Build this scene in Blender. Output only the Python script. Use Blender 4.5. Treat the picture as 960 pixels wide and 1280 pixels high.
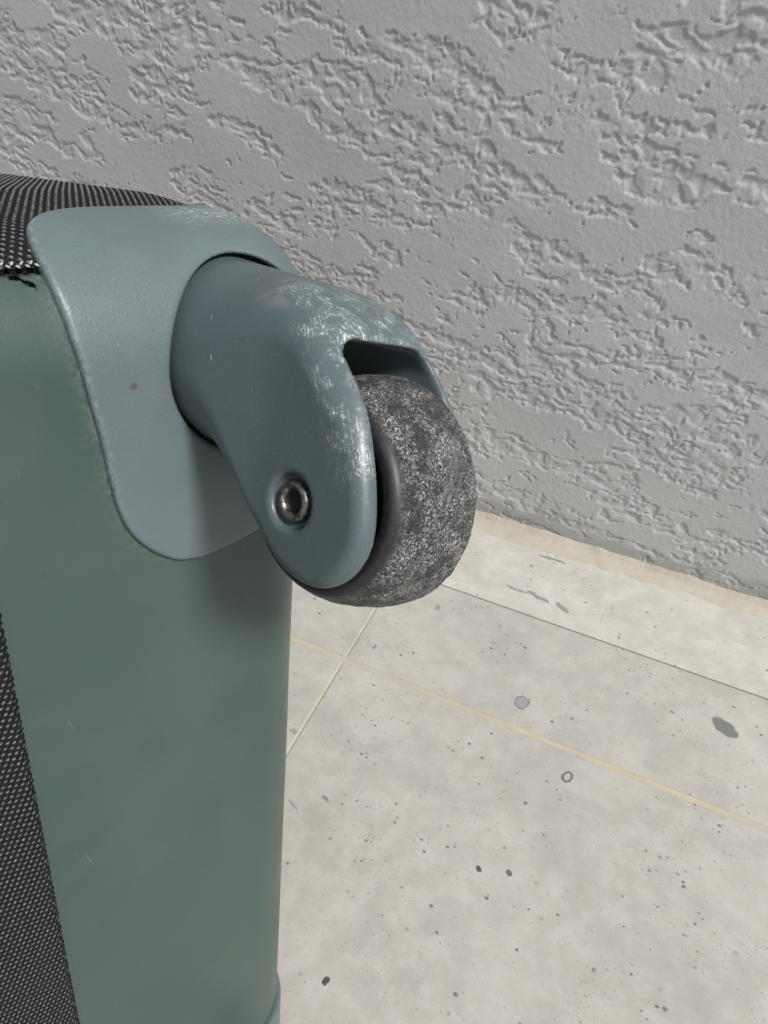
import bpy, bmesh, math, random
import numpy as np
from mathutils import Matrix, Vector

for o in list(bpy.data.objects):
    bpy.data.objects.remove(o)
scene = bpy.context.scene
C = scene.collection
rng = np.random.default_rng(7)
random.seed(7)
CM = 0.01

# ------------------------------------------------------------------ camera
YAW, PITCH, ROLL = math.radians(-24.3), math.radians(42.9), math.radians(1.0)
CAM_H = 0.49
fwd = Vector((math.sin(YAW)*math.cos(PITCH), math.cos(YAW)*math.cos(PITCH), -math.sin(PITCH)))
rt0 = Vector((math.cos(YAW), -math.sin(YAW), 0))
up0 = rt0.cross(fwd)
rt = rt0*math.cos(ROLL) + up0*math.sin(ROLL)
up = -rt0*math.sin(ROLL) + up0*math.cos(ROLL)
cam = bpy.data.cameras.new("camera")
cam_o = bpy.data.objects.new("camera", cam)
C.objects.link(cam_o)
cam_o.matrix_world = Matrix(((rt.x, up.x, -fwd.x, 0), (rt.y, up.y, -fwd.y, 0), (rt.z, up.z, -fwd.z, CAM_H), (0, 0, 0, 1)))
cam.sensor_fit = 'VERTICAL'
cam.sensor_height = 24
cam.sensor_width = 18
cam.lens = 24*888/1280
cam.clip_start = 0.005
cam.clip_end = 200
cam.dof.use_dof = True
cam.dof.focus_distance = 0.152
cam.dof.aperture_fstop = (cam.lens*0.001)/0.0003
scene.camera = cam_o

# ------------------------------------------------------------------ sky and sun
SUN_DIR = Vector((0.63, -0.20, 0.75)).normalized()          # towards the sun
SUN_EL = math.asin(SUN_DIR.z)
SUN_AZ = math.atan2(SUN_DIR.x, SUN_DIR.y)
world = bpy.data.worlds.new("World")
scene.world = world
world.use_nodes = True
nt = world.node_tree
nt.nodes.clear()
sky = nt.nodes.new("ShaderNodeTexSky")
sky.sky_type = 'NISHITA'
sky.sun_disc = False
sky.sun_elevation = SUN_EL
sky.sun_rotation = SUN_AZ
sky.air_density = 1.0
sky.dust_density = 3.0
hsv = nt.nodes.new("ShaderNodeHueSaturation")
hsv.inputs["Saturation"].default_value = 0.32
bg = nt.nodes.new("ShaderNodeBackground")
bg.inputs["Strength"].default_value = 0.08
wo = nt.nodes.new("ShaderNodeOutputWorld")
nt.links.new(sky.outputs[0], hsv.inputs["Color"])
nt.links.new(hsv.outputs[0], bg.inputs["Color"])
nt.links.new(bg.outputs[0], wo.inputs[0])
sun = bpy.data.lights.new("sun", 'SUN')
sun.energy = 3.1
sun.angle = math.radians(12)
sun.color = (1.0, 0.98, 0.95)
sun_o = bpy.data.objects.new("sun", sun)
C.objects.link(sun_o)
sun_o.rotation_euler = SUN_DIR.to_track_quat('Z', 'Y').to_euler()
sun_o.location = (1, -1, 2)
scene.view_settings.view_transform = 'Standard'
scene.view_settings.look = 'None'
scene.view_settings.gamma = 1
scene.view_settings.use_curve_mapping = False
scene.view_settings.exposure = 0.38
scene.render.engine = 'CYCLES'

# ------------------------------------------------------------------ node helpers
def mat(name):
    m = bpy.data.materials.new(name)
    m.use_nodes = True
    t = m.node_tree
    b = t.nodes["Principled BSDF"]
    return m, t, b
def N(t, kind, **kw):
    n = t.nodes.new(kind)
    for k, v in kw.items():
        if k in n.inputs.keys():
            n.inputs[k].default_value = v
        else:
            setattr(n, k, v)
    return n
def link(t, a, b): t.links.new(a, b)
def coords(t, kind="Object", scale=(1, 1, 1), rot=(0, 0, 0), loc=(0, 0, 0)):
    tc = N(t, "ShaderNodeTexCoord")
    mp = N(t, "ShaderNodeMapping")
    mp.inputs["Scale"].default_value = scale
    mp.inputs["Rotation"].default_value = rot
    mp.inputs["Location"].default_value = loc
    link(t, tc.outputs[kind], mp.inputs["Vector"])
    return mp.outputs[0]
def noise(t, vec, scale, detail=4, rough=0.5, dist=0.0):
    n = N(t, "ShaderNodeTexNoise", Scale=scale, Detail=detail, Roughness=rough, Distortion=dist)
    if vec is not None: link(t, vec, n.inputs["Vector"])
    return n.outputs["Fac"]
def ramp(t, fac, stops, interp='LINEAR'):
    r = N(t, "ShaderNodeValToRGB")
    r.color_ramp.interpolation = interp
    els = r.color_ramp.elements
    while len(els) < len(stops): els.new(0.5)
    for e, (p, c) in zip(els, stops):
        e.position = p
        e.color = (c, c, c, 1) if isinstance(c, (int, float)) else (*c, 1)
    link(t, fac, r.inputs["Fac"])
    return r.outputs["Color"]
def mth(t, op, a, b=None, c=None, clamp=False):
    n = N(t, "ShaderNodeMath", operation=op)
    n.use_clamp = clamp
    for i, v in enumerate((a, b, c)):
        if v is None: continue
        if isinstance(v, (int, float)): n.inputs[i].default_value = v
        else: link(t, v, n.inputs[i])
    return n.outputs[0]
def mix(t, fac, a, b, mode='MIX'):
    n = N(t, "ShaderNodeMix", data_type='RGBA', blend_type=mode)
    for s, v in ((0, fac), (6, a), (7, b)):
        if isinstance(v, (int, float)): n.inputs[s].default_value = v if s == 0 else (v, v, v, 1)
        elif isinstance(v, tuple): n.inputs[s].default_value = (*v, 1)
        else: link(t, v, n.inputs[s])
    return n.outputs[2]
def bump(t, b, height, strength, dist, prev=None):
    n = N(t, "ShaderNodeBump", Strength=strength, Distance=dist)
    link(t, height, n.inputs["Height"])
    if prev is not None: link(t, prev, n.inputs["Normal"])
    link(t, n.outputs[0], b.inputs["Normal"])
    return n.outputs[0]
def sep(t, vec):
    n = N(t, "ShaderNodeSeparateXYZ")
    link(t, vec, n.inputs[0])
    return n.outputs
def sstep(t, x, lo, hi):
    n = N(t, "ShaderNodeMapRange", interpolation_type='SMOOTHSTEP')
    n.inputs["From Min"].default_value = lo
    n.inputs["From Max"].default_value = hi
    link(t, x, n.inputs["Value"])
    return n.outputs[0]

# ------------------------------------------------------------------ materials
def m_wall():
    m, t, b = mat("stucco_paint")
    v = coords(t)
    n1 = noise(t, v, 6, 5, 0.6)
    n2 = noise(t, v, 60, 4, 0.6)
    col = mix(t, ramp(t, n1, [(0.3, 0.0), (0.7, 1.0)]), (0.455, 0.455, 0.455), (0.505, 0.505, 0.503))
    col = mix(t, mth(t, 'MULTIPLY', ramp(t, n2, [(0.5, 0.0), (0.75, 1.0)]), 0.25), col, (0.40, 0.395, 0.39))
    # splash dirt along the bottom of the wall
    z = sep(t, v)[2]
    d = mth(t, 'MULTIPLY', sstep(t, mth(t, 'ADD', z, mth(t, 'MULTIPLY', noise(t, v, 25, 5, 0.6), -0.05)), 0.012, -0.012), 0.5)
    col = mix(t, d, col, (0.27, 0.26, 0.24))
    link(t, col, b.inputs["Base Color"])
    b.inputs["Roughness"].default_value = 0.72
    b.inputs["Specular IOR Level"].default_value = 0.35
    g = noise(t, v, 900, 3, 0.6)
    g2 = noise(t, v, 260, 4, 0.65)
    p = bump(t, b, g2, 0.35, 0.0012)
    bump(t, b, g, 0.25, 0.0004, p)
    return m
def m_tile(name, tint=1.0):
    m, t, b = mat(name)
    geo = N(t, "ShaderNodeNewGeometry")
    P = geo.outputs["Position"]
    n1 = noise(t, P, 9, 6, 0.62, 0.3)
    n2 = noise(t, P, 70, 5, 0.62)
    n3 = noise(t, P, 420, 3, 0.6)
    col = mix(t, ramp(t, n1, [(0.3, 0.0), (0.7, 1.0)]), (0.355*tint, 0.337*tint, 0.30*tint), (0.46*tint, 0.445*tint, 0.405*tint))
    col = mix(t, ramp(t, n2, [(0.42, 0.0), (0.7, 0.5)]), col, (0.52*tint, 0.51*tint, 0.485*tint))
    col = mix(t, ramp(t, n3, [(0.52, 0.0), (0.78, 0.5)]), col, (0.33, 0.32, 0.30))
    cl = noise(t, P, 26, 6, 0.65, 0.6)
    col = mix(t, ramp(t, cl, [(0.46, 0.0), (0.68, 0.55)]), col, (0.315*tint, 0.305*tint, 0.285*tint))
    cl2 = noise(t, P, 5, 4, 0.6, 0.4)
    col = mix(t, ramp(t, cl2, [(0.45, 0.0), (0.65, 0.4)]), col, (0.335*tint, 0.325*tint, 0.305*tint))
    # fine dark pitting, in clusters
    vor = N(t, "ShaderNodeTexVoronoi", Scale=230)
    wv = N(t, "ShaderNodeVectorMath", operation='MULTIPLY')
    wv.inputs[1].default_value = (1.0, 1.35, 1.0)
    link(t, P, wv.inputs[0])
    link(t, wv.outputs[0], vor.inputs["Vector"])
    rnd = sep(t, vor.outputs["Color"])
    clus = noise(t, P, 14, 3, 0.5)
    thr = mth(t, 'MULTIPLY', ramp(t, clus, [(0.47, 0.06), (0.64, 1.0)]), 0.40)
    on = mth(t, 'LESS_THAN', rnd[0], thr)
    size = mth(t, 'MULTIPLY_ADD', rnd[1], 0.26, 0.10)
    dot = sstep(t, mth(t, 'SUBTRACT', vor.outputs["Distance"], size), 0.05, -0.05)
    dd = mth(t, 'MULTIPLY', mth(t, 'MULTIPLY', on, dot), mth(t, 'MULTIPLY_ADD', rnd[2], 0.6, 0.3))
    col = mix(t, dd, col, (0.105, 0.105, 0.105))
    vor3 = N(t, "ShaderNodeTexVoronoi", Scale=460)
    link(t, wv.outputs[0], vor3.inputs["Vector"])
    r3 = sep(t, vor3.outputs["Color"])
    on3 = mth(t, 'LESS_THAN', r3[0], mth(t, 'MULTIPLY', ramp(t, noise(t, P, 22, 3, 0.5), [(0.43, 0.10), (0.64, 1.0)]), 0.50))
    dot3 = sstep(t, mth(t, 'SUBTRACT', vor3.outputs["Distance"], mth(t, 'MULTIPLY_ADD', r3[1], 0.20, 0.10)), 0.06, -0.06)
    col = mix(t, mth(t, 'MULTIPLY', mth(t, 'MULTIPLY', on3, dot3), 0.55), col, (0.14, 0.14, 0.14))
    # sparse larger pits
    vor2 = N(t, "ShaderNodeTexVoronoi", Scale=75)
    link(t, P, vor2.inputs["Vector"])
    r2 = sep(t, vor2.outputs["Color"])
    on2 = mth(t, 'LESS_THAN', r2[0], 0.03)
    dot2 = sstep(t, mth(t, 'SUBTRACT', vor2.outputs["Distance"], mth(t, 'MULTIPLY_ADD', r2[1], 0.07, 0.05)), 0.03, -0.03)
    col = mix(t, mth(t, 'MULTIPLY', mth(t, 'MULTIPLY', on2, dot2), 0.75), col, (0.13, 0.13, 0.13))
    # single drops, blots of dried paint on the floor
    wob = N(t, "ShaderNodeTexNoise", Scale=140, Detail=3)
    link(t, P, wob.inputs["Vector"])
    wsub = N(t, "ShaderNodeVectorMath", operation='SUBTRACT')
    link(t, wob.outputs["Color"], wsub.inputs[0])
    wsub.inputs[1].default_value = (0.5, 0.5, 0.5)
    wsc = N(t, "ShaderNodeVectorMath", operation='SCALE')
    wsc.inputs["Scale"].default_value = 0.005
    link(t, wsub.outputs[0], wsc.inputs[0])
    wadd = N(t, "ShaderNodeVectorMath", operation='ADD')
    link(t, P, wadd.inputs[0])
    link(t, wsc.outputs[0], wadd.inputs[1])
    for (x, y, rx, ry, ang, c, ring, k) in (
            (-2.6, 32.8, .56, .60, 0, (0.24, 0.24, 0.27), 0.55, 0.85), (12.2, 37.4, .62, 1.05, -1.15, (0.145, 0.145, 0.145), 0, 0.95),
            (2.2, 28.2, .40, .52, .4, (0.11, 0.11, 0.12), -1, 0.95), (-1.5, 19.5, .20, .22, 0, (0.07, 0.075, 0.08), 0, 1.0),
            (0.4, 20.1, .20, .24, 0, (0.09, 0.095, 0.10), 0, 0.95), (-7.6, 9.6, .20, .22, 0, (0.06, 0.06, 0.06), 0, 1.0),
            (-12.2, 38.9, .22, .3, 0, (0.2, 0.2, 0.2), 0, 0.8), (-17.6, 22.9, .35, .18, .3, (0.2, 0.2, 0.2), 0, 0.7),
            (-12.9, 19.3, .3, .14, .3, (0.16, 0.16, 0.16), 0, 0.8), (-15.4, 32.6, .16, .3, .5, (0.17, 0.17, 0.17), 0, 0.8),
            (-6.4, 43.9, 1.1, .16, .0, (0.19, 0.185, 0.18), 0, 0.7), (-4.4, 43.9, 1.2, .22, .2, (0.16, 0.155, 0.15), 0, 0.75), (-2.2, 43.6, .8, .26, .5, (0.17, 0.165, 0.16), 0, 0.75),
            (-4.6, 49.0, 1.3, .18, .0, (0.15, 0.145, 0.135), 0, 0.7), (-16.9, 18.6, .7, .16, .4, (0.18, 0.175, 0.17), 0, 0.6), (-14.7, 18.0, .5, .13, .5, (0.18, 0.175, 0.17), 0, 0.6)):
        s1 = N(t, "ShaderNodeVectorMath", operation='SUBTRACT')
        link(t, wadd.outputs[0], s1.inputs[0])
        s1.inputs[1].default_value = (x*CM, y*CM, 0)
        mp = N(t, "ShaderNodeMapping")
        mp.vector_type = 'POINT'
        mp.inputs["Rotation"].default_value = (0, 0, ang)
        link(t, s1.outputs[0], mp.inputs["Vector"])
        m2 = N(t, "ShaderNodeVectorMath", operation='MULTIPLY')
        m2.inputs[1].default_value = (1/(rx*CM), 1/(ry*CM), 0)
        link(t, mp.outputs[0], m2.inputs[0])
        ln = N(t, "ShaderNodeVectorMath", operation='LENGTH')
        link(t, m2.outputs[0], ln.inputs[0])
        L = ln.outputs["Value"]
        f = sstep(t, L, 1.08, 0.9)
        if ring == -1:
            f = mth(t, 'MULTIPLY', f, sstep(t, L, 0.45, 0.75))
        col = mix(t, mth(t, 'MULTIPLY', f, k), col, c)
        if ring > 0:
            rg = mth(t, 'MULTIPLY', mth(t, 'MULTIPLY', f, sstep(t, L, 0.7, 0.88)), ring)
            col = mix(t, rg, col, (0.12, 0.12, 0.12))
    link(t, col, b.inputs["Base Color"])
    b.inputs["Roughness"].default_value = 0.62
    b.inputs["Specular IOR Level"].default_value = 0.3
    p = bump(t, b, n2, 0.12, 0.001)
    bump(t, b, n3, 0.15, 0.0004, p)
    return m
def m_grout():
    m, t, b = mat("sandy_grout")
    geo = N(t, "ShaderNodeNewGeometry")
    P = geo.outputs["Position"]
    col = mix(t, ramp(t, noise(t, P, 30, 5, 0.6), [(0.3, 0.0), (0.7, 1.0)]), (0.37, 0.325, 0.235), (0.45, 0.405, 0.30))
    col = mix(t, ramp(t, noise(t, P, 8, 3, 0.5), [(0.46, 0.0), (0.64, 0.6)]), col, (0.375, 0.36, 0.325))
    link(t, col, b.inputs["Base Color"])
    b.inputs["Roughness"].default_value = 0.85
    bump(t, b, noise(t, P, 500, 4, 0.6), 0.3, 0.0006)
    return m
def m_mortar():
    m, t, b = mat("tan_mortar")
    v = coords(t)
    col = mix(t, ramp(t, noise(t, v, 18, 5, 0.6), [(0.3, 0.0), (0.7, 1.0)]), (0.35, 0.315, 0.25), (0.44, 0.41, 0.345))
    col = mix(t, ramp(t, noise(t, v, 60, 4, 0.6), [(0.55, 0.0), (0.75, 0.6)]), col, (0.36, 0.33, 0.29))
    link(t, col, b.inputs["Base Color"])
    b.inputs["Roughness"].default_value = 0.85
    bump(t, b, noise(t, v, 220, 5, 0.65), 0.5, 0.0015)
    return m
def m_plastic(name, base, rough=0.42, grain=0.25, scuff=None):
    m, t, b = mat(name)
    v = coords(t)
    n1 = noise(t, v, 45, 4, 0.55)
    col = mix(t, ramp(t, n1, [(0.3, 0.0), (0.7, 1.0)]), tuple(c*0.93 for c in base), tuple(c*1.07 for c in base))
    # dust specks ground into the grain
    sp = noise(t, v, 2600, 2, 0.6)
    col = mix(t, ramp(t, sp, [(0.66, 0.0), (0.76, 0.35)]), col, (0.42, 0.45, 0.44))
    rg = mth(t, 'MULTIPLY_ADD', n1, 0.12, rough-0.06)
    h = noise(t, v, 1500, 2, 0.5)
    if scuff:
        col, rg = scuff(t, v, col, rg)
    link(t, col, b.inputs["Base Color"])
    link(t, rg, b.inputs["Roughness"])
    b.inputs["Specular IOR Level"].default_value = 0.5
    bump(t, b, h, grain, 0.0003)
    return m
def scratch(t, v, scale, stretch, rot, lo, hi):
    m0 = N(t, "ShaderNodeMapping")
    m0.inputs["Rotation"].default_value = rot
    link(t, v, m0.inputs["Vector"])
    mp = N(t, "ShaderNodeMapping")
    mp.inputs["Scale"].default_value = stretch
    link(t, m0.outputs[0], mp.inputs["Vector"])
    return ramp(t, noise(t, mp.outputs[0], scale, 5, 0.68, 0.35), [(lo, 0.0), (hi, 1.0)])
def fork_scuff(t, v, col, rg):
    # object space: x = axle, y = -(out of the case), z = up the fork
    x, y, z = sep(t, v)
    at = N(t, "ShaderNodeAttribute", attribute_name="wear")
    w = at.outputs["Fac"]
    patch = noise(t, v, 230, 5, 0.65, 0.6)
    wp = mth(t, 'MULTIPLY', w, ramp(t, patch, [(0.45, 0.0), (0.61, 1.0)]))
    s1 = scratch(t, v, 3400, (1.0, 0.045, 1.0), (-0.93, 0, 0.12), 0.55, 0.63)
    s2 = scratch(t, v, 3000, (1.0, 0.06, 1.0), (-0.6, 0.2, -0.5), 0.575, 0.65)
    s3 = scratch(t, v, 3000, (0.07, 1.0, 1.0), (0.2, 0.5, 0.6), 0.59, 0.67)
    f = mth(t, 'MAXIMUM', mth(t, 'MAXIMUM', s1, s2), s3)
    # rubbed haze below the scratches
    col = mix(t, mth(t, 'MULTIPLY', mth(t, 'MULTIPLY_ADD', wp, 0.6, mth(t, 'MULTIPLY', w, 0.4)), 0.32), col, (0.235, 0.29, 0.31))
    col = mix(t, mth(t, 'MULTIPLY', mth(t, 'MULTIPLY', wp, f), 0.95), col, (0.84, 0.85, 0.82))
    pk = mth(t, 'MULTIPLY', mth(t, 'MULTIPLY', w, ramp(t, noise(t, v, 90, 3, 0.5), [(0.60, 0.0), (0.68, 0.35)])), 1.0)
    col = mix(t, pk, col, (0.42, 0.36, 0.37))
    # odd scratches elsewhere
    s4 = scratch(t, v, 900, (1.0, 0.12, 1.0), (-0.9, 0.4, 0.1), 0.70, 0.73)
    col = mix(t, mth(t, 'MULTIPLY', s4, 0.6), col, (0.55, 0.57, 0.56))
    rg = mth(t, 'MULTIPLY_ADD', mth(t, 'MULTIPLY', wp, f), -0.12, rg)
    return col, rg
def mount_scuff(t, v, col, rg):
    at = N(t, "ShaderNodeAttribute", attribute_name="wear")
    w = at.outputs["Fac"]
    s1 = scratch(t, v, 2600, (0.07, 1.0, 1.0), (0.1, 0.15, 0.1), 0.55, 0.62)
    col = mix(t, mth(t, 'MULTIPLY', mth(t, 'MULTIPLY', w, s1), 0.95), col, (0.70, 0.70, 0.66))
    col = mix(t, mth(t, 'MULTIPLY', w, 0.2), col, (0.3, 0.36, 0.36))
    ed = N(t, "ShaderNodeAttribute", attribute_name="edge").outputs["Fac"]
    sp = ramp(t, noise(t, v, 900, 3, 0.6), [(0.45, 0.0), (0.65, 1.0)])
    col = mix(t, mth(t, 'MULTIPLY', mth(t, 'MULTIPLY', ed, sp), 0.15), col, (0.52, 0.55, 0.55))
    # two little brown burrs
    for p, r in (((-3.02, 0.0, -0.12), 0.075), ((-2.3, 0.0, 1.55), 0.04)):
        s = N(t, "ShaderNodeVectorMath", operation='DISTANCE')
        link(t, v, s.inputs[0])
        s.inputs[1].default_value = tuple(c*CM for c in p)
        col = mix(t, mth(t, 'MULTIPLY', sstep(t, s.outputs["Value"], r*1.3*CM, r*0.7*CM), 0.8), col, (0.09, 0.06, 0.045))
    return col, rg
def m_green():
    m, t, b = mat("green_base_plastic")
    v = coords(t)
    n1 = noise(t, v, 18, 4, 0.55)
    base = (0.043, 0.072, 0.062)
    col = mix(t, ramp(t, n1, [(0.3, 0.0), (0.7, 1.0)]), tuple(c*0.94 for c in base), tuple(c*1.06 for c in base))
    col = mix(t, ramp(t, noise(t, v, 1500, 2, 0.6), [(0.74, 0.0), (0.80, 0.4)]), col, (0.42, 0.45, 0.42))
    col = mix(t, ramp(t, noise(t, v, 330, 2, 0.5), [(0.77, 0.0), (0.785, 0.7)]), col, (0.04, 0.05, 0.045))
    dust = N(t, "ShaderNodeAttribute", attribute_name="dust").outputs["Fac"]
    ds = mth(t, 'MULTIPLY', dust, ramp(t, noise(t, v, 800, 4, 0.7), [(0.42, 0.0), (0.68, 1.0)]))
    col = mix(t, mth(t, 'MULTIPLY', ds, 0.25), col, (0.36, 0.38, 0.36))
    sm_ = ramp(t, noise(t, v, 12, 5, 0.6, 0.7), [(0.48, 0.0), (0.70, 0.45)])
    col = mix(t, sm_, col, (0.072, 0.094, 0.085))
    col = mix(t, scratch(t, v, 600, (1.0, 1.0, 0.08), (0, 0.25, 0), 0.69, 0.73), col, (0.13, 0.16, 0.145))
    # the short black gouge near the upper seam
    geo = sep(t, v)
    gx = mth(t, 'SUBTRACT', geo[0], -4.57*CM)
    gz = mth(t, 'SUBTRACT', geo[2], 1.86*CM)
    lx = mth(t, 'ADD', mth(t, 'MULTIPLY', gx, 0.91), mth(t, 'MULTIPLY', gz, -0.41))
    lz = mth(t, 'ADD', mth(t, 'MULTIPLY', gx, 0.41), mth(t, 'MULTIPLY', gz, 0.91))
    lz = mth(t, 'ADD', lz, mth(t, 'MULTIPLY_ADD', noise(t, v, 700, 3, 0.6), 0.0020, -0.0010))
    g = mth(t, 'MULTIPLY', sstep(t, mth(t, 'ABSOLUTE', lx), 0.0026, 0.0019), sstep(t, mth(t, 'ABSOLUTE', lz), 0.0007, 0.0003))
    col = mix(t, g, col, (0.002, 0.002, 0.002))
    link(t, mth(t, 'MULTIPLY_ADD', g, -0.42, 0.42), b.inputs["Specular IOR Level"])
    link(t, col, b.inputs["Base Color"])
    link(t, mth(t, 'MULTIPLY_ADD', noise(t, v, 30, 5, 0.6), 0.22, 0.26), b.inputs["Roughness"])
    p = bump(t, b, noise(t, v, 25, 3, 0.5), 0.12, 0.004)
    bump(t, b, noise(t, v, 1700, 2, 0.5), 0.14, 0.0003, p)
    return m
def m_fabric():
    m, t, b = mat("black_grey_weave")
    th = N(t, "ShaderNodeAttribute", attribute_name="thread").outputs["Fac"]
    v = coords(t)
    fib = noise(t, v, 1900, 3, 0.6)
    light = mix(t, ramp(t, fib, [(0.3, 0.0), (0.7, 1.0)]), (0.04, 0.041, 0.04), (0.30, 0.305, 0.295))
    col = mix(t, th, (0.0045, 0.005, 0.0055), light)
    link(t, col, b.inputs["Base Color"])
    b.inputs["Roughness"].default_value = 0.8
    b.inputs["Specular IOR Level"].default_value = 0.25
    bump(t, b, fib, 0.4, 0.0004)
    return m
def m_fabric_plain():
    m, t, b = mat("dark_weave")
    v = coords(t)
    ch = N(t, "ShaderNodeTexChecker", Scale=950)
    link(t, v, ch.inputs["Vector"])
    link(t, mix(t, ch.outputs["Fac"], (0.012, 0.013, 0.014), (0.10, 0.10, 0.098)), b.inputs["Base Color"])
    b.inputs["Roughness"].default_value = 0.6
    return m
def m_tyre():
    m, t, b = mat("worn_rubber")
    v = coords(t)
    at = N(t, "ShaderNodeAttribute", attribute_name="tread").outputs["Fac"]
    mp = N(t, "ShaderNodeMapping")
    mp.inputs["Scale"].default_value = (1.1, 0.92, 0.92)
    link(t, v, mp.inputs["Vector"])
    q = mp.outputs[0]
    big = noise(t, q, 190, 6, 0.65, 0.3)
    fine = noise(t, q, 1150, 7, 0.78)
    vf = noise(t, q, 2300, 4, 0.72)
    g = mix(t, ramp(t, fine, [(0.40, 0.0), (0.66, 1.0)]), (0.010, 0.010, 0.012), (0.22, 0.217, 0.21))
    g = mix(t, ramp(t, big, [(0.39, 0.75), (0.57, 0.0)]), g, (0.022, 0.026, 0.028))
    g = mix(t, mth(t, 'MULTIPLY', ramp(t, vf, [(0.51, 0.0), (0.64, 0.95)]), ramp(t, big, [(0.41, 0.05), (0.60, 1.0)])), g, (0.68, 0.67, 0.65))
    g = mix(t, ramp(t, noise(t, q, 75, 5, 0.7, 0.8), [(0.55, 0.0), (0.70, 0.4)]), g, (0.28, 0.275, 0.265))
    side = mix(t, ramp(t, fine, [(0.4, 0.0), (0.75, 1.0)]), (0.012, 0.012, 0.013), (0.03, 0.03, 0.03))
    col = mix(t, at, side, g)
    link(t, col, b.inputs["Base Color"])
    b.inputs["Roughness"].default_value = 0.5
    link(t, mth(t, 'MULTIPLY_ADD', at, 0.12, 0.45), b.inputs["Roughness"])
    p = bump(t, b, mth(t, 'MULTIPLY', fine, at), 0.6, 0.0010)
    bump(t, b, mth(t, 'MULTIPLY', vf, at), 0.5, 0.0004, p)
    return m
def m_metal():
    m, t, b = mat("dark_steel")
    v = coords(t)
    n = noise(t, v, 900, 4, 0.7)
    link(t, mix(t, ramp(t, n, [(0.35, 0.0), (0.65, 1.0)]), (0.05, 0.046, 0.044), (0.34, 0.33, 0.32)), b.inputs["Base Color"])
    b.inputs["Metallic"].default_value = 0.9
    b.inputs["Roughness"].default_value = 0.34
    bump(t, b, n, 0.3, 0.0005)
    return m
def m_plain(name, c, rough=0.7):
    m, t, b = mat(name)
    v = coords(t)
    link(t, mix(t, noise(t, v, 300, 3, 0.6), tuple(k*0.7 for k in c), tuple(k*1.3 for k in c)), b.inputs["Base Color"])
    b.inputs["Roughness"].default_value = rough
    return m

BLUE = (0.104, 0.138, 0.146)
M_WALL = m_wall(); M_TILE = m_tile("stone_tile", 0.93); M_SKIRT = m_tile("stone_strip", 1.10)
M_GROUT = m_grout(); M_MORTAR = m_mortar()
M_FORK = m_plastic("fork_plastic", (0.076, 0.103, 0.112), 0.40, 0.16, fork_scuff)
M_MOUNT = m_plastic("mount_plastic", BLUE, 0.43, 0.32, mount_scuff)
M_GREEN = m_green(); M_FAB = m_fabric(); M_FABP = m_fabric_plain(); M_TYRE = m_tyre(); M_METAL = m_metal()
M_HUB = m_plain("black_hub", (0.015, 0.015, 0.016), 0.5)
M_STITCH = m_plain("pale_thread", (0.34, 0.35, 0.34), 0.7)
M_DARK = m_plain("black_hole_shade", (0.006, 0.006, 0.006), 0.8)  # near-black that stands in for shade inside the holes

# ------------------------------------------------------------------ mesh helpers
def mesh_obj(name, verts, faces, material, parent=None, smooth=True, attrs=None):
    """verts (n,3) in metres, faces (m,3|4) int array or list of lists"""
    me = bpy.data.meshes.new(name)
    verts = np.asarray(verts, dtype=np.float32)
    if isinstance(faces, np.ndarray):
        k = faces.shape[1]
        me.vertices.add(len(verts))
        me.vertices.foreach_set("co", verts.ravel())
        me.loops.add(faces.size)
        me.loops.foreach_set("vertex_index", faces.astype(np.int32).ravel())
        me.polygons.add(len(faces))
        me.polygons.foreach_set("loop_start", np.arange(0, faces.size, k, dtype=np.int32))
        me.polygons.foreach_set("loop_total", np.full(len(faces), k, dtype=np.int32))
    else:
        me.from_pydata(verts.tolist(), [], faces)
    me.update(calc_edges=True)
    me.polygons.foreach_set("use_smooth", np.full(len(me.polygons), bool(smooth)))
    for an, av in (attrs or {}).items():
        at = me.attributes.new(an, 'FLOAT', 'POINT')
        at.data.foreach_set("value", np.asarray(av, dtype=np.float32))
    me.materials.append(material)
    me.validate()
    o = bpy.data.objects.new(name, me)
    C.objects.link(o)
    if parent is not None: o.parent = parent
    return o
def grid_faces(nu, nv, closed_u=False):
    i = np.arange(nu if closed_u else nu-1)
    j = np.arange(nv-1)
    I, J = np.meshgrid(i, j, indexing='ij')
    I2 = (I+1) % nu
    return np.stack([I*nv+J, I2*nv+J, I2*nv+J+1, I*nv+J+1], -1).reshape(-1, 4)
def lathe(profile, seg=96):
    """profile list of (x along axis, r): returns verts with axis = X"""
    pr = np.array(profile)
    th = np.linspace(0, 2*np.pi, seg, endpoint=False)
    X = np.tile(pr[:, 0], (seg, 1)); R = np.tile(pr[:, 1], (seg, 1))
    T = th[:, None]
    v = np.stack([X, R*np.cos(T), R*np.sin(T)], -1).reshape(-1, 3)
    return v, grid_faces(seg, len(pr), True)
def catmull(pts, n=6, closed=True):
    P = np.array(pts, float); m = len(P); out = []
    for i in range(m):
        p0, p1, p2, p3 = P[i-1], P[i], P[(i+1) % m], P[(i+2) % m]
        for k in range(n):
            t = k/n
            out.append(0.5*((2*p1)+(-p0+p2)*t+(2*p0-5*p1+4*p2-p3)*t*t+(-p0+3*p1-3*p2+p3)*t**3))
    return np.array(out)
def sdpoly(poly, x, y):
    d = np.full(x.shape, 1e9); inside = np.zeros(x.shape, bool)
    n = len(poly)
    for i in range(n):
        ax, ay = poly[i]; bx, by = poly[(i+1) % n]
        ex, ey = bx-ax, by-ay
        wx, wy = x-ax, y-ay
        t = np.clip((wx*ex+wy*ey)/(ex*ex+ey*ey+1e-12), 0, 1)
        d = np.minimum(d, (wx-t*ex)**2+(wy-t*ey)**2)
        c = ((ay <= y) & (by > y)) | ((by <= y) & (ay > y))
        xi = ax+(y-ay)*ex/(ey if abs(ey) > 1e-12 else 1e-12)
        inside ^= c & (x < xi)
    return np.where(inside, -1, 1)*np.sqrt(d)
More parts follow.
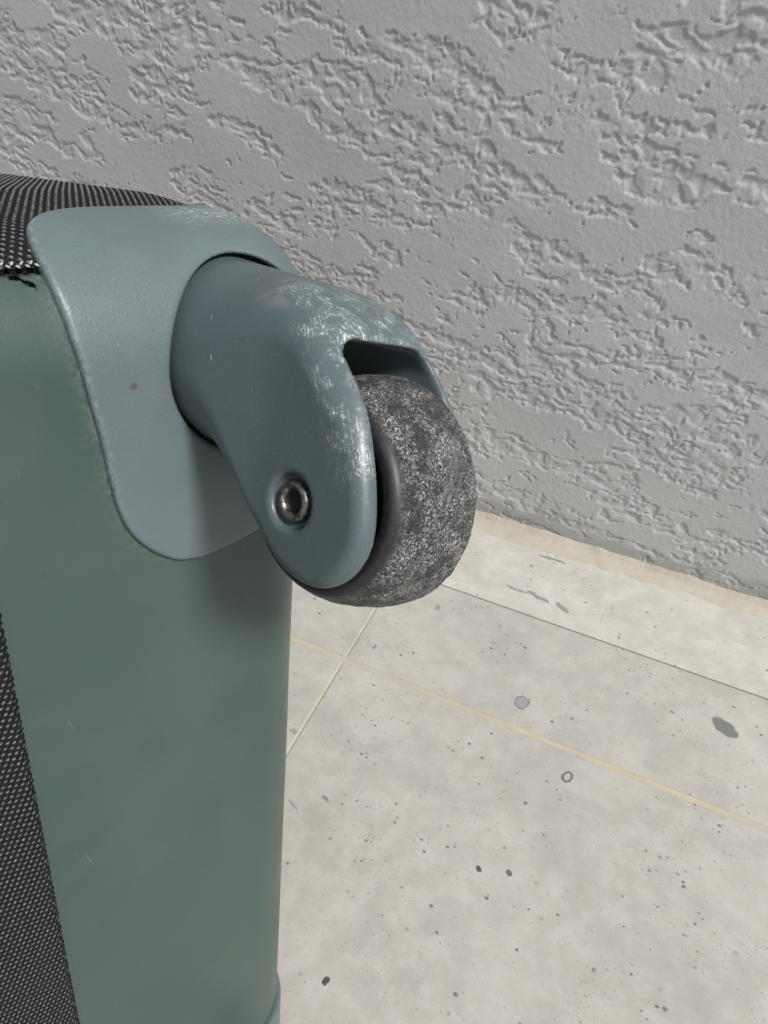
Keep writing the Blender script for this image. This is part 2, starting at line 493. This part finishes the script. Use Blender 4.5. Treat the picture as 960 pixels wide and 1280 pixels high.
def smin(a, b, k):
    h = np.maximum(k-np.abs(a-b), 0)/k
    return np.minimum(a, b)-h*h*k*0.25
def smax(a, b, k): return -smin(-a, -b, k)
def sm(x, lo, hi):
    t = np.clip((x-lo)/(hi-lo), 0, 1)
    return t*t*(3-2*t)
def rounded(d1, d2, r):
    a, b = d1+r, d2+r
    return np.minimum(np.maximum(a, b), 0)+np.hypot(np.maximum(a, 0), np.maximum(b, 0))-r
def surface_nets(fn, lo, hi, h):
    ax = [np.arange(l, u+h, h) for l, u in zip(lo, hi)]
    X, Y, Z = np.meshgrid(*ax, indexing='ij')
    F = fn(X, Y, Z)
    S = F < 0
    nx, ny, nz = F.shape
    cs = np.zeros((nx-1, ny-1, nz-1), int)
    for a in (0, 1):
        for b in (0, 1):
            for c in (0, 1):
                cs += S[a:nx-1+a, b:ny-1+b, c:nz-1+c]
    act = (cs > 0) & (cs < 8)
    idx = np.full(act.shape, -1, int)
    I, J, K = np.nonzero(act)
    idx[I, J, K] = np.arange(len(I))
    P = np.stack([ax[0][I], ax[1][J], ax[2][K]], 1)+h/2
    e = h*0.02
    for it in range(5):                                    # slide onto the surface
        f0 = fn(P[:, 0], P[:, 1], P[:, 2])
        g = np.stack([fn(P[:, 0]+e, P[:, 1], P[:, 2])-f0, fn(P[:, 0], P[:, 1]+e, P[:, 2])-f0, fn(P[:, 0], P[:, 1], P[:, 2]+e)-f0], 1)/e
        st = (f0/np.maximum((g*g).sum(1), 0.05))[:, None]*g
        l = np.linalg.norm(st, axis=1, keepdims=True)
        P = P-st*np.minimum(1, 0.6*h/np.maximum(l, 1e-9))
    faces = []
    for axis in range(3):
        A = np.moveaxis(S, axis, 0)
        D = A[:-1] != A[1:]
        sgn = A[:-1]
        D = np.moveaxis(D, 0, axis); sgn = np.moveaxis(sgn, 0, axis)
        i, j, k = np.nonzero(D)
        q = np.stack([i, j, k], 1)
        o1, o2 = (axis+1) % 3, (axis+2) % 3
        ok = (q[:, o1] > 0) & (q[:, o2] > 0) & (q[:, o1] < act.shape[o1]) & (q[:, o2] < act.shape[o2]) & (q[:, axis] < act.shape[axis])
        q = q[ok]
        fl = sgn[q[:, 0], q[:, 1], q[:, 2]]
        def at(d1, d2):
            r = q.copy(); r[:, o1] -= d1; r[:, o2] -= d2
            return idx[r[:, 0], r[:, 1], r[:, 2]]
        f = np.stack([at(1, 1), at(0, 1), at(0, 0), at(1, 0)], 1)
        f[~fl] = f[~fl][:, ::-1]
        faces.append(f)
    F4 = np.concatenate(faces)
    return P, F4[(F4 >= 0).all(1)]
def relax(P, F, it):
    src = np.concatenate([F[:, k] for k in range(4)]+[F[:, (k+1) % 4] for k in range(4)])
    dst = np.concatenate([F[:, (k+1) % 4] for k in range(4)]+[F[:, k] for k in range(4)])
    cnt = np.bincount(src, minlength=len(P))[:, None]
    for _ in range(it):
        acc = np.stack([np.bincount(src, weights=P[dst, k], minlength=len(P)) for k in range(3)], 1)
        P = 0.5*P+0.5*acc/np.maximum(cnt, 1)
    return P
def tag(o, label=None, cat=None, group=None, kind=None):
    if label: o["label"] = label
    if cat: o["category"] = cat
    if group: o["group"] = group
    if kind: o["kind"] = kind
    return o
def empty(name, loc=(0, 0, 0)):
    o = bpy.data.objects.new(name, None)
    o.empty_display_size = 0.05
    C.objects.link(o)
    o.location = loc
    return o

# fractal value noise on arbitrary coordinates
def vnoise(x, y, seed):
    r = np.random.default_rng(seed).random((256, 256))
    xi, yi = np.floor(x).astype(int), np.floor(y).astype(int)
    fx, fy = x-xi, y-yi
    fx = fx*fx*fx*(fx*(fx*6-15)+10); fy = fy*fy*fy*(fy*(fy*6-15)+10)
    a = r[xi & 255, yi & 255]; b = r[(xi+1) & 255, yi & 255]; c = r[xi & 255, (yi+1) & 255]; d = r[(xi+1) & 255, (yi+1) & 255]
    return (a*(1-fx)+b*fx)*(1-fy)+(c*(1-fx)+d*fx)*fy
def fbm(x, y, seed, oct=4, gain=0.5):
    s = 0; a = 1; n = 0
    for k in range(oct):
        # turn each octave a little so that the lattice does not show
        c, q = math.cos(0.6*k+0.3), math.sin(0.6*k+0.3)
        s = s+a*vnoise((c*x+q*y)*2**k+k*17.3, (-q*x+c*y)*2**k+k*9.1, seed+k)
        n += a; a *= gain
    return s/n

# ------------------------------------------------------------------ floor
WALL_Y = 51.5         # face of the wall, cm
JOINT_Y = 41.5        # tight joint between the cut tiles and the strip along the wall, cm
floor = mesh_obj("floor", np.array([(-2.6, -2.6, -0.0007), (2.6, -2.6, -0.0007), (2.6, 0.53, -0.0007), (-2.6, 0.53, -0.0007)]), [[0, 1, 2, 3]], M_GROUT, smooth=False)
tag(floor, kind='structure')
def slab_mesh(name, w, d, h, bev, material):
    bm = bmesh.new()
    bmesh.ops.create_cube(bm, size=1)
    for v in bm.verts:
        v.co.x *= w; v.co.y *= d; v.co.z = (v.co.z-0.5)*h
    bmesh.ops.bevel(bm, geom=[e for e in bm.edges], offset=bev, segments=2, affect='EDGES', profile=0.5)
    me = bpy.data.meshes.new(name)
    bm.to_mesh(me); bm.free()
    me.materials.append(material)
    return me
TS, GAP = 45.0, 0.46
gx0, gy0 = -17.08, 30.42
full = slab_mesh("tile", (TS-0.16)*CM, (TS-GAP)*CM, 0.008, 0.0007, M_TILE)
cutd = JOINT_Y-0.05-(gy0+GAP/2)
cut = slab_mesh("cut_tile", (TS-0.16)*CM, cutd*CM, 0.008, 0.0007, M_TILE)
stripd = 50.6-(JOINT_Y+0.05)
strip = slab_mesh("strip_tile", (TS-0.16)*CM, stripd*CM, 0.008, 0.0009, M_SKIRT)
for i in range(-5, 6):
    for j in range(-6, 2):
        o = bpy.data.objects.new("tile", (full, cut, strip)[max(j, -1)+1])
        cx = gx0+(i+0.5)*TS
        cy = (gy0+(j+0.5)*TS, gy0+GAP/2+cutd/2, JOINT_Y+0.05+stripd/2)[max(j, -1)+1]
        o.location = (cx*CM, cy*CM, random.uniform(-0.0001, 0.0001)+(0.0003 if j == 1 else 0))
        C.objects.link(o)
        o.parent = floor
# the tight joint is filled with old brown dirt
jm = slab_mesh("joint_filler", 5.0, 0.0030, 0.003, 0.0003, m_plain("brown_joint", (0.16, 0.135, 0.09), 0.9))
jo = bpy.data.objects.new("joint_filler", jm)
jo.location = (0, JOINT_Y*CM, -0.0004)
C.objects.link(jo); jo.parent = floor

# ------------------------------------------------------------------ wall with skipped trowel stucco
def axis_pts(a, b, step, lo, hi):
    core = np.arange(a, b, step)
    left = []; x = a; s = step
    while x > lo: s = min(s*1.12, 6); x -= s; left.append(x)
    right = []; x = core[-1]; s = step
    while x < hi: s = min(s*1.12, 6); x += s; right.append(x)
    return np.concatenate([left[::-1], core, right])
gx = axis_pts(-72, 20, 0.11, -250, 250)
gz = axis_pts(0.0, 50, 0.11, -0.1, 130)
X, Z = np.meshgrid(gx, gz, indexing='ij')
wx = X+1.3*(fbm(X/2.4, Z/2.4, 91, 3)-.5)+0.5*(fbm(X/0.6, Z/0.6, 95, 3)-.5)
wz = Z+1.3*(fbm(X/2.4, Z/2.4, 101, 3)-.5)+0.5*(fbm(X/0.6, Z/0.6, 105, 3)-.5)
# clusters: long horizontal drags, a little inclined
ca, sa = math.cos(-0.10), math.sin(-0.10)
U_, V_ = ca*wx+sa*wz, (-sa*wx+ca*wz)*1.12
clus = fbm(U_/5.4, V_/2.0, 11, 3, 0.55)
mid = fbm(U_/1.25, V_/0.6, 21, 4, 0.55)
fine = fbm(wx/0.45, wz/0.33, 31, 3, 0.55)
m_ = 0.56*clus+0.34*mid+0.10*fine
TH = 0.522
pit = sm(m_, TH, TH+0.008)                             # sharp torn lip
rough = fbm(wx/0.6, wz/0.4, 41, 4, 0.6)
lump = sm(fbm(U_/0.8, V_/0.42, 51, 3), 0.50, 0.54)
depth = pit*(0.062+0.10*(rough-0.35)-0.062*lump)
# rolled-up lips along the lower side and gentle waviness of the flats
wave = 0.14*(fbm(X/9, Z/7, 61, 2)-.5)+0.015*(fbm(U_/2.2, V_/1.1, 71, 2)-.5)
grain = 0.009*(fbm(X/0.26, Z/0.26, 81, 2)-.5)
lip = np.exp(-((m_-(TH-0.012))/0.010)**2)*0.014
depth = np.maximum(depth, -0.03)
Yw = WALL_Y+depth-wave-grain-lip
Yw[:, Z[0] < 8.9] -= 0.0
V3 = np.stack([X, Yw, Z], -1).reshape(-1, 3)*CM
wall = mesh_obj("stucco_wall", V3, grid_faces(len(gx), len(gz)), M_WALL)
tag(wall, "grey trowelled stucco wall with torn pitted patches behind the suitcase", "wall")
# body of the wall behind the coat
core = slab_mesh("masonry_core", 5.0, 0.16, 1.3, 0.002, M_WALL)
co = bpy.data.objects.new("masonry_core", core)
co.location = (0, (WALL_Y+1.2)*CM+0.08, 1.3)
C.objects.link(co); co.parent = wall

# tan mortar smeared into the corner where the wall meets the floor
sx = np.concatenate([np.arange(-250, -70, 3.), np.arange(-70, 40, 0.22), np.arange(40, 250, 3.)])
prof = np.array([(-1.85, -0.12), (-1.68, 0.045), (-1.35, 0.09), (-1.0, 0.17), (-0.6, 0.30), (-0.3, 0.55), (-0.1, 0.85), (0.25, 1.05)])
SX = np.repeat(sx[:, None], len(prof), 1)
wob1 = fbm(sx/4.6, sx*0+3, 201, 4)-.5
wob2 = fbm(sx/1.3, sx*0+8, 211, 4)-.5
PY = WALL_Y+prof[None, :, 0]+(1.1*wob1+0.5*wob2)[:, None]*np.array([1, 1, .8, .4, .2, 0, 0, 0])[None]+0.025*np.clip(sx, -40, 40)[:, None]*np.array([1, 1, .8, .5, .2, 0, 0, 0])[None]
PZ = prof[None, :, 1]+(0.5*wob1+0.25*wob2)[:, None]*np.array([0, 0.0, .03, .1, .3, .6, 1., 1.])
PZ = PZ+0.06*(fbm(SX/0.6, PY/0.5, 221, 3)-.5)*np.array([0, .6, 1, 1, 1, 1, 1, 0])
mo = mesh_obj("mortar_fillet", np.stack([SX, PY, PZ], -1).reshape(-1, 3)*CM, grid_faces(len(sx), len(prof)), M_MORTAR, wall)

# ------------------------------------------------------------------ suitcase frame
AX_A = Vector((0.33687284, 0.90953356, -0.24344485))
AX_S = Vector((0.94077806, -0.31468216, 0.12614186))
AX_Z = Vector((-0.0381225, 0.27152134, 0.9616771))
case = empty("suitcase")
case.matrix_world = Matrix(((AX_A.x, -AX_S.x, AX_Z.x, -0.0854), (AX_A.y, -AX_S.y, AX_Z.y, 0.11688), (AX_A.z, -AX_S.z, AX_Z.z, 0.40489), (0, 0, 0, 1)))
tag(case, "tilted soft suitcase with green base, woven dark sides and a worn caster wheel", "suitcase")
def asz(a, s, z): return np.stack([a, -s, z], -1)*CM       # suitcase local metres
AC, ZC, RR = 0.4, 0.2, 2.7
def emap(U, V, w):
    du = np.maximum(0, U-AC); dv = np.maximum(0, V-ZC); L = np.hypot(du, dv)+1e-9
    th = np.minimum(L/RR, np.pi/2); ex = np.maximum(L/RR-np.pi/2, 0)*RR
    R = RR+w
    return np.minimum(U, AC)+R*np.sin(th)*du/L, -RR+R*np.cos(th)-ex, np.minimum(V, ZC)+R*np.sin(th)*dv/L
ZMID = -16.95                                                # mirror height for the lower corner

# body: one rounded box of cloth
def rounded_box(lo, hi, r, n=26):
    bm = bmesh.new()
    vs = []; fs = []
    lo = np.array(lo); hi = np.array(hi)
    def pts(k):
        e = np.linspace(0, np.pi/4, 7)
        t = np.concatenate([lo[k]+r-r*np.tan(e[::-1]), np.linspace(lo[k]+r, hi[k]-r, n)[1:-1], hi[k]-r+r*np.tan(e)])
        return t
    for k in range(3):
        o1, o2 = (k+1) % 3, (k+2) % 3
        A, B = np.meshgrid(pts(o1), pts(o2), indexing='ij')
        for side, val in ((0, lo[k]), (1, hi[k])):
            Q = np.zeros((A.size, 3)); Q[:, k] = val; Q[:, o1] = A.ravel(); Q[:, o2] = B.ravel()
            inn = np.clip(Q, lo+r, hi-r); d = Q-inn
            P = inn+r*d/np.linalg.norm(d, axis=1, keepdims=True)
            f = grid_faces(*A.shape)
            if side == 0: f = f[:, ::-1]
            fs.append(f+sum(len(v) for v in vs)); vs.append(P)
    return np.concatenate(vs), np.concatenate(fs)
bv, bf = rounded_box((-22, -50, -34.6), (AC+RR-0.42, -0.42, ZC+RR-0.36), 2.3)
lift = 0.26*sm(-bv[:, 1], 2.5, 6.0)-0.045*np.maximum(0, -bv[:, 1]-4)
bv[:, 2] += lift*sm(bv[:, 2], -6, 2.0)
bo_ = mesh_obj("cloth_body", asz(bv[:, 0], bv[:, 1], bv[:, 2]), bf, M_FABP, case)

# woven cloth with its threads as relief
def weave(u, v, p):
    k = np.floor(u/p); l = np.floor(v/p)
    cu = np.abs(np.sin(np.pi*u/p)); cv = np.abs(np.sin(np.pi*v/p))
    hw = cu**0.7*(.5+.5*np.cos(np.pi*v/p+np.pi*k-np.pi/2))
    hf = cv**0.7*(.5-.5*np.cos(np.pi*u/p+np.pi*l-np.pi/2))
    return np.maximum(hw, hf), sm(hf-hw, 0.1, 0.4)*sm(hf, 0.62, 0.95)
PIT = 0.102
# the side of the case that is turned up
path_u = np.concatenate([np.arange(-8.2, AC, 0.027), AC+np.arange(0, 2.5*np.pi/2, 0.027)])
path_v = np.concatenate([np.arange(2.05, 15.5, 0.027)])
Uu, Vv = np.meshgrid(path_u, path_v, indexing='ij')
hgt, thr = weave(Uu*0.94+Vv*0.34, Vv*0.94-Uu*0.34, PIT)
hgt = hgt*0.045
OFF = -0.20
r0 = RR+OFF
thv = np.minimum(Vv/r0, np.pi/2); exv = np.maximum(Vv-r0*np.pi/2, 0)
wl = hgt+0.0
Re = r0+wl
inset = Re*np.sin(thv)                                     # distance from the section's inner line
S_ = -RR+Re*np.cos(thv)-exv
ang = np.maximum(Uu-AC, 0)/2.5
a_ = np.minimum(Uu, AC)+inset*np.sin(ang)
z_ = ZC+inset*np.cos(ang)
lift = 0.26*sm(-S_, 2.5, 6.0)-0.045*np.maximum(0, -S_-4)
z_ = z_+lift*np.cos(np.minimum(ang, 1.57))
sf_ = grid_faces(*Uu.shape)[:, ::-1]
rq = np.hypot(a_.ravel()[sf_[:, 0]], z_.ravel()[sf_[:, 0]])
sf_ = sf_[~((rq < 2.75) & (S_.ravel()[sf_[:, 0]] > -2.35))]
fab = mesh_obj("side_cloth", asz(a_, S_, z_).reshape(-1, 3), sf_, M_FAB, case, attrs={"thread": thr.ravel()})
# the front cloth panel left of the green base
fu = np.arange(-10.6, -6.0, 0.027); fv = np.arange(-31, ZC+0.03, 0.027)
Fu, Fv = np.meshgrid(fu, fv, indexing='ij')
hgt, thr = weave(Fu*0.95+Fv*0.31, Fv*0.95-Fu*0.31, PIT)
edge = sm(Fu, -6.35, -6.02)
wob = 0.02*np.sin(Fv*np.pi/PIT)
Sf = -0.09+0.045*hgt-0.26*edge**2
fpan = mesh_obj("front_cloth", asz(Fu+wob*edge, Sf, Fv).reshape(-1, 3), grid_faces(*Fu.shape), M_FAB, case, attrs={"thread": thr.ravel()*(1-0.5*edge.ravel())})

# green base panel
gu = np.concatenate([np.arange(-6.16, AC, 0.12), np.arange(AC, AC+RR*1.5708+3.0, 0.10)])
gv = np.concatenate([np.arange(-34.0, -6.5, 0.35), np.arange(-6.5, 2.30, 0.06), [2.33, 2.36]])
Gu, Gv = np.meshgrid(gu, gv, indexing='ij')
wv_ = -0.20-0.10*sm(Gv, 2.28, 2.36)-0.05*sm(-Gu, 5.9, 6.16)
wv_ = wv_+0.03*(fbm(Gu/3.0, Gv/5.0, 301, 2)-.5)
ga, gs, gzv = emap(Gu, Gv, wv_)
low = Gv < -30
f = grid_faces(*Gu.shape)
cen = np.stack([ga.ravel()[f].mean(1), gzv.ravel()[f].mean(1)], 1)
keep = (np.hypot(cen[:, 0], cen[:, 1]) > 2.5)
# dust that gathers along the rim of the corner mount
OUT = [(-4.12, 3.14), (-4.0, 3.45), (-3.7, 3.8), (-3.3, 4.08), (-2.6, 4.38), (-1.6, 4.6), (0.2, 4.85), (1.8, 4.9), (3.0, 4.4), (4.3, 3.4), (5.0, 1.8), (5.1, -1.0),
       (5.0, -3.5), (4.2, -4.1), (2.6, -4.2), (1.2, -4.32), (0.19, -4.5), (-0.45, -4.63), (-1.4, -4.71), (-1.85, -4.65), (-2.2, -4.54), (-2.6, -4.27), (-2.98, -3.9), (-3.27, -3.49),
       (-3.47, -3.02), (-3.59, -2.5), (-3.66, -2.0), (-3.72, -1.46), (-3.8, -0.93), (-3.93, -0.15), (-4.04, 0.56), (-4.10, 1.0), (-4.15, 1.6), (-4.18, 2.0), (-4.19, 2.45), (-4.18, 2.85)]
OUTL = catmull(OUT, 5)
dd = sdpoly(OUTL, Gu, Gv)
dust = np.exp(-np.maximum(dd, 0)/0.14)*sm(-Gu, 0.5, 3.0)
green = mesh_obj("base_panel", asz(ga, gs, gzv).reshape(-1, 3), f[keep], M_GREEN, case, attrs={"dust": dust.ravel()})
# light stitches along its upper seam
sv = []; sf = []
for i, u in enumerate(np.arange(-6.1, -4.05, 0.085)):
    zz = 2.44+(0.05 if i % 2 else -0.02)+random.uniform(-.012, .012)
    a0, s0, z0 = emap(np.array([u]), np.array([zz]), np.array([-0.115]))
    bm = bmesh.new()
    bmesh.ops.create_icosphere(bm, subdivisions=1, radius=1)
    base = len(sv)
    tl = 0.8 if i % 2 else -0.5
    for v in bm.verts:
        x, y, z = v.co.x*0.055, v.co.y*0.022, v.co.z*0.024
        x, z = x*math.cos(tl)-z*math.sin(tl), x*math.sin(tl)+z*math.cos(tl)
        sv.append((a0[0]+x, s0[0]-y-0.3*z, z0[0]+z))
    bm.verts.index_update()
    sf += [[base+v.index for v in fc.verts] for fc in bm.faces]
    bm.free()
sv = np.array(sv)
mesh_obj("seam_stitching", asz(sv[:, 0], sv[:, 1], sv[:, 2]), sf, M_STITCH, case)

# ------------------------------------------------------------------ corner mount
HOLE = 2.15
def mount_sdf(u, v, w):
    d2 = sdpoly(OUTL, u, v)
    a, s, z = emap(u, v, w)
    body = rounded(d2, np.abs(w+0.16)-0.16, 0.11)
    hole = HOLE-np.hypot(a, z)
    return smax(body, hole, 0.16)
mv, mf = surface_nets(mount_sdf, (-4.5, -5.0, -0.42), (5.3, 5.2, 0.14), 0.055)
ma, ms, mz = emap(mv[:, 0], mv[:, 1], mv[:, 2])
wear = np.exp(-((mv[:, 1]-3.95)/0.45)**2)*sm(mv[:, 0], -1.4, 0.0)*sm(mv[:, 0], 3.6, 2.0)
d_edge = sdpoly(OUTL, mv[:, 0], mv[:, 1])
edge = np.exp(-((d_edge+0.06)/0.07)**2)*sm(-mv[:, 0], 3.0, 3.8)
mount = mesh_obj("corner_mount", asz(ma, ms, mz), mf, M_MOUNT, case, attrs={"wear": wear, "edge": edge})
mount2 = mesh_obj("corner_mount", asz(ma, ms, 2*ZMID-mz), mf[:, ::-1], M_MOUNT, case, attrs={"wear": wear, "edge": edge})
# black ring put behind the hole, its colour painting the gap's shade
pv, pf = lathe([(1.75, 2.42), (1.75, 1.0), (3.0, 1.0)], 64)
for nm, zc in (("socket_shade", 0.0), ("socket_shade", 2*ZMID)):
    o = mesh_obj(nm, np.stack([pv[:, 1], pv[:, 0], pv[:, 2]+zc], 1)*CM, pf, M_DARK, mount if zc == 0 else mount2)

# ------------------------------------------------------------------ caster fork
PHI = math.radians(12.915)
WCS, WCT = 3.733, 1.875
prof2 = [(-2.6, -2.04), (-1.0, -2.04), (0.5, -2.04), (1.5, -2.03), (2.3, -1.98), (3.0, -1.82), (3.65, -1.50), (4.27, -0.90), (4.75, -0.24), (5.12, 0.40), (5.40, 1.02), (5.58, 1.6), (5.62, 2.1), (5.46, 2.6), (5.14, 3.0),
         (4.7, 3.25), (4.2, 3.31), (3.75, 3.24), (3.3, 3.03), (2.75, 2.68), (2.1, 2.30), (1.4, 2.09), (0.6, 2.04), (-1.0, 2.04), (-2.6, 2.04)]
PRO = catmull(prof2, 4)
def fork_sdf(n, s, t):
    d2 = sdpoly(PRO, s, t)
    r = 0.30+0.80*sm(t, 1.0, -1.2)*sm(s, 6.0, 3.6)
    k = sm(s, 0.1, 2.7)
    r = 1.98*(1-k)+r*k
    an = np.abs(n)
    WD = 2.04-0.34*sm(s, 0.0, 3.0)
    d = rounded(d2, an-WD, r)
    ds, dt = s-WCS, t-WCT
    # wheel well
    circ = np.hypot(ds, dt)-3.08
    fr = np.maximum(-ds, -(t+1.22))
    dn = np.maximum(-(s-0.9), -dt)
    well = smin(smin(circ, fr, 0.15), dn, 0.2)
    well = rounded(well, np.where(n > 0, n-1.09, -n-1.24), np.where(n > 0, 0.55, 0.30))
    d = smax(d, -well, 0.13)
    bore = np.maximum(np.hypot(ds, dt)-0.53, -(an-1.48))
    d = smax(d, -bore, 0.14)
    return d
fv_, ff_ = surface_nets(fork_sdf, (-2.3, -2.9, -2.3), (2.3, 6.1, 3.6), 0.06)
fv_ = relax(fv_, ff_, 3)
n_, s__, t_ = fv_.T
d2 = sdpoly(PRO, s__, t_)
front = sm(d2, -0.95, -0.40)*sm(s__, 2.4, 3.4)*sm(t_, 1.5, -0.3)          # edge that scrapes the ground
top = sm(t_, -1.25, -1.75)*sm(s__, 1.0, 2.6)
lowrim = 0.08*sm(d2, -0.45, -0.1)*sm(t_, 1.5, 2.4)
fw_ = np.clip(np.maximum(np.maximum(front, 0.8*top), lowrim), 0, 1)*(np.abs(n_) > 1.0)+0.75*np.clip(np.maximum(front, top), 0, 1)*(np.abs(n_) <= 1.0)
fw_ = fw_*(1-((np.abs(n_) < 1.32) & (np.hypot(s__-WCS, t_-WCT) < 3.02) & (d2 < -0.06)))
def fork_xyz(n, s, t): return np.stack([n, -s, -t], 1)*CM
fork = mesh_obj("wheel_fork", fork_xyz(n_, s__, t_), ff_, M_FORK, case, attrs={"wear": fw_})
fork.rotation_euler = (0, PHI, 0)

# axle bolt: a rolled hollow rivet at each cheek
bp = [(-1.47, 0.235), (-1.56, 0.24), (-1.615, 0.255), (-1.65, 0.30), (-1.65, 0.34), (-1.60, 0.39), (-1.54, 0.415), (-1.45, 0.42), (-1.35, 0.42)]
bvv, bff = lathe(bp, 56)
bvv = np.stack([bvv[:, 0], bvv[:, 1]+WCS, bvv[:, 2]+WCT], 1)
bolt = mesh_obj("axle_bolt", fork_xyz(*bvv.T), bff, M_METAL, fork)
bvm = bvv.copy(); bvm[:, 0] *= -1
bolt2 = mesh_obj("axle_bolt", fork_xyz(*bvm.T), bff[:, ::-1], M_METAL, fork)
bc = lathe([(-1.495, 0.0), (-1.495, 0.25)], 32)
cv = np.stack([bc[0][:, 0], bc[0][:, 1]+WCS, bc[0][:, 2]+WCT], 1)
mesh_obj("bolt_hole_shade", fork_xyz(*cv.T), bc[1], M_DARK, fork)  # black disc painting the depth shade inside the hollow rivet

# ------------------------------------------------------------------ wheel
hubp = [(-0.86, 0.0), (-0.86, 0.55), (-0.80, 0.7), (-0.55, 0.8), (-0.40, 1.38), (-0.50, 1.43), (-0.50, 1.55), (0.86, 1.50), (0.86, 1.43), (0.55, 1.38), (0.55, 0.8), (0.80, 0.7), (0.86, 0.55), (0.86, 0.0)]
hv, hf = lathe(hubp, 72)
hubm = np.stack([hv[:, 0], hv[:, 1], hv[:, 2]], 1)*CM
wheel = mesh_obj("wheel", hubm, hf, M_HUB, case)
wloc = Matrix.Rotation(PHI, 4, 'Y') @ Vector((0, -WCS*CM, -(WCT-0.08)*CM))
wheel.location = wloc
wheel.rotation_euler = (0, PHI, 0)
ctrl = [(-0.50, 1.50), (-0.70, 1.60), (-0.96, 1.64), (-1.00, 1.68), (-1.00, 1.84), (-0.98, 1.89), (-0.93, 1.95), (-0.84, 2.02), (-0.70, 2.11), (-0.52, 2.20), (-0.3, 2.275), (0, 2.345), (0.35, 2.41), (0.65, 2.44), (0.84, 2.445), (0.93, 2.425), (0.99, 2.36), (1.0, 2.2), (0.98, 1.7), (0.88, 1.40)]
cp = []
for (x0, r0_), (x1, r1_) in zip(ctrl[:-1], ctrl[1:]):
    k = max(2, int(math.hypot(x1-x0, r1_-r0_)/0.045))
    for q in range(k): cp.append((x0+(x1-x0)*q/k, r0_+(r1_-r0_)*q/k))
cp.append(ctrl[-1])
cp = np.array(cp)
for _ in range(2): cp[1:-1] = (cp[:-2]+2*cp[1:-1]+cp[2:])/4
SEG = 360
th = np.linspace(0, 2*np.pi, SEG, endpoint=False)
TX = np.tile(cp[:, 0], (SEG, 1)); TR = np.tile(cp[:, 1], (SEG, 1)); TT = np.repeat(th[:, None], len(cp), 1)
tread = sm(TR, 1.97, 2.09)
cxn, cyn = TX*1.0, TT*2.5
# noise wrapped round the wheel by using its own two axes
nn = fbm(np.cos(TT)*5+TX*3+40, np.sin(TT)*5-TX*2+40, 401, 4)-.5
n2_ = fbm(np.cos(TT)*22+TX*14+90, np.sin(TT)*22-TX*11+90, 411, 3)-.5
TR = TR+tread*(0.04*nn+0.02*n2_)
tread = tread*(1-0.92*sm(TX, 0.86, 0.93))
tread_ = tread
burr = sm(TX, 0.86, 0.97)*sm(fbm(TT*26+5, TX*3+7, 421, 3), 0.56, 0.72)
TR = TR+0.035*burr*sm(TR, 2.1, 2.3)
ty = np.stack([TX, -TR*np.cos(TT), -TR*np.sin(TT)], -1).reshape(-1, 3)*CM
tyre = mesh_obj("tyre", ty, grid_faces(SEG, len(cp), True)[:, ::-1], M_TYRE, wheel, attrs={"tread": tread.ravel()})

# lower caster of the same pair (below the frame), same parts
def clone(o, parent, dz, rot=None):
    c = o.copy()
    C.objects.link(c)
    c.parent = parent
    if dz: c.location = o.location + Vector((0, 0, dz))
    return c
fork_b = clone(fork, case, 2*ZMID*CM)
for ch in (bolt, bolt2): clone(ch, fork_b, 0)
wheel_b = clone(wheel, case, 2*ZMID*CM)
clone(tyre, wheel_b, 0)
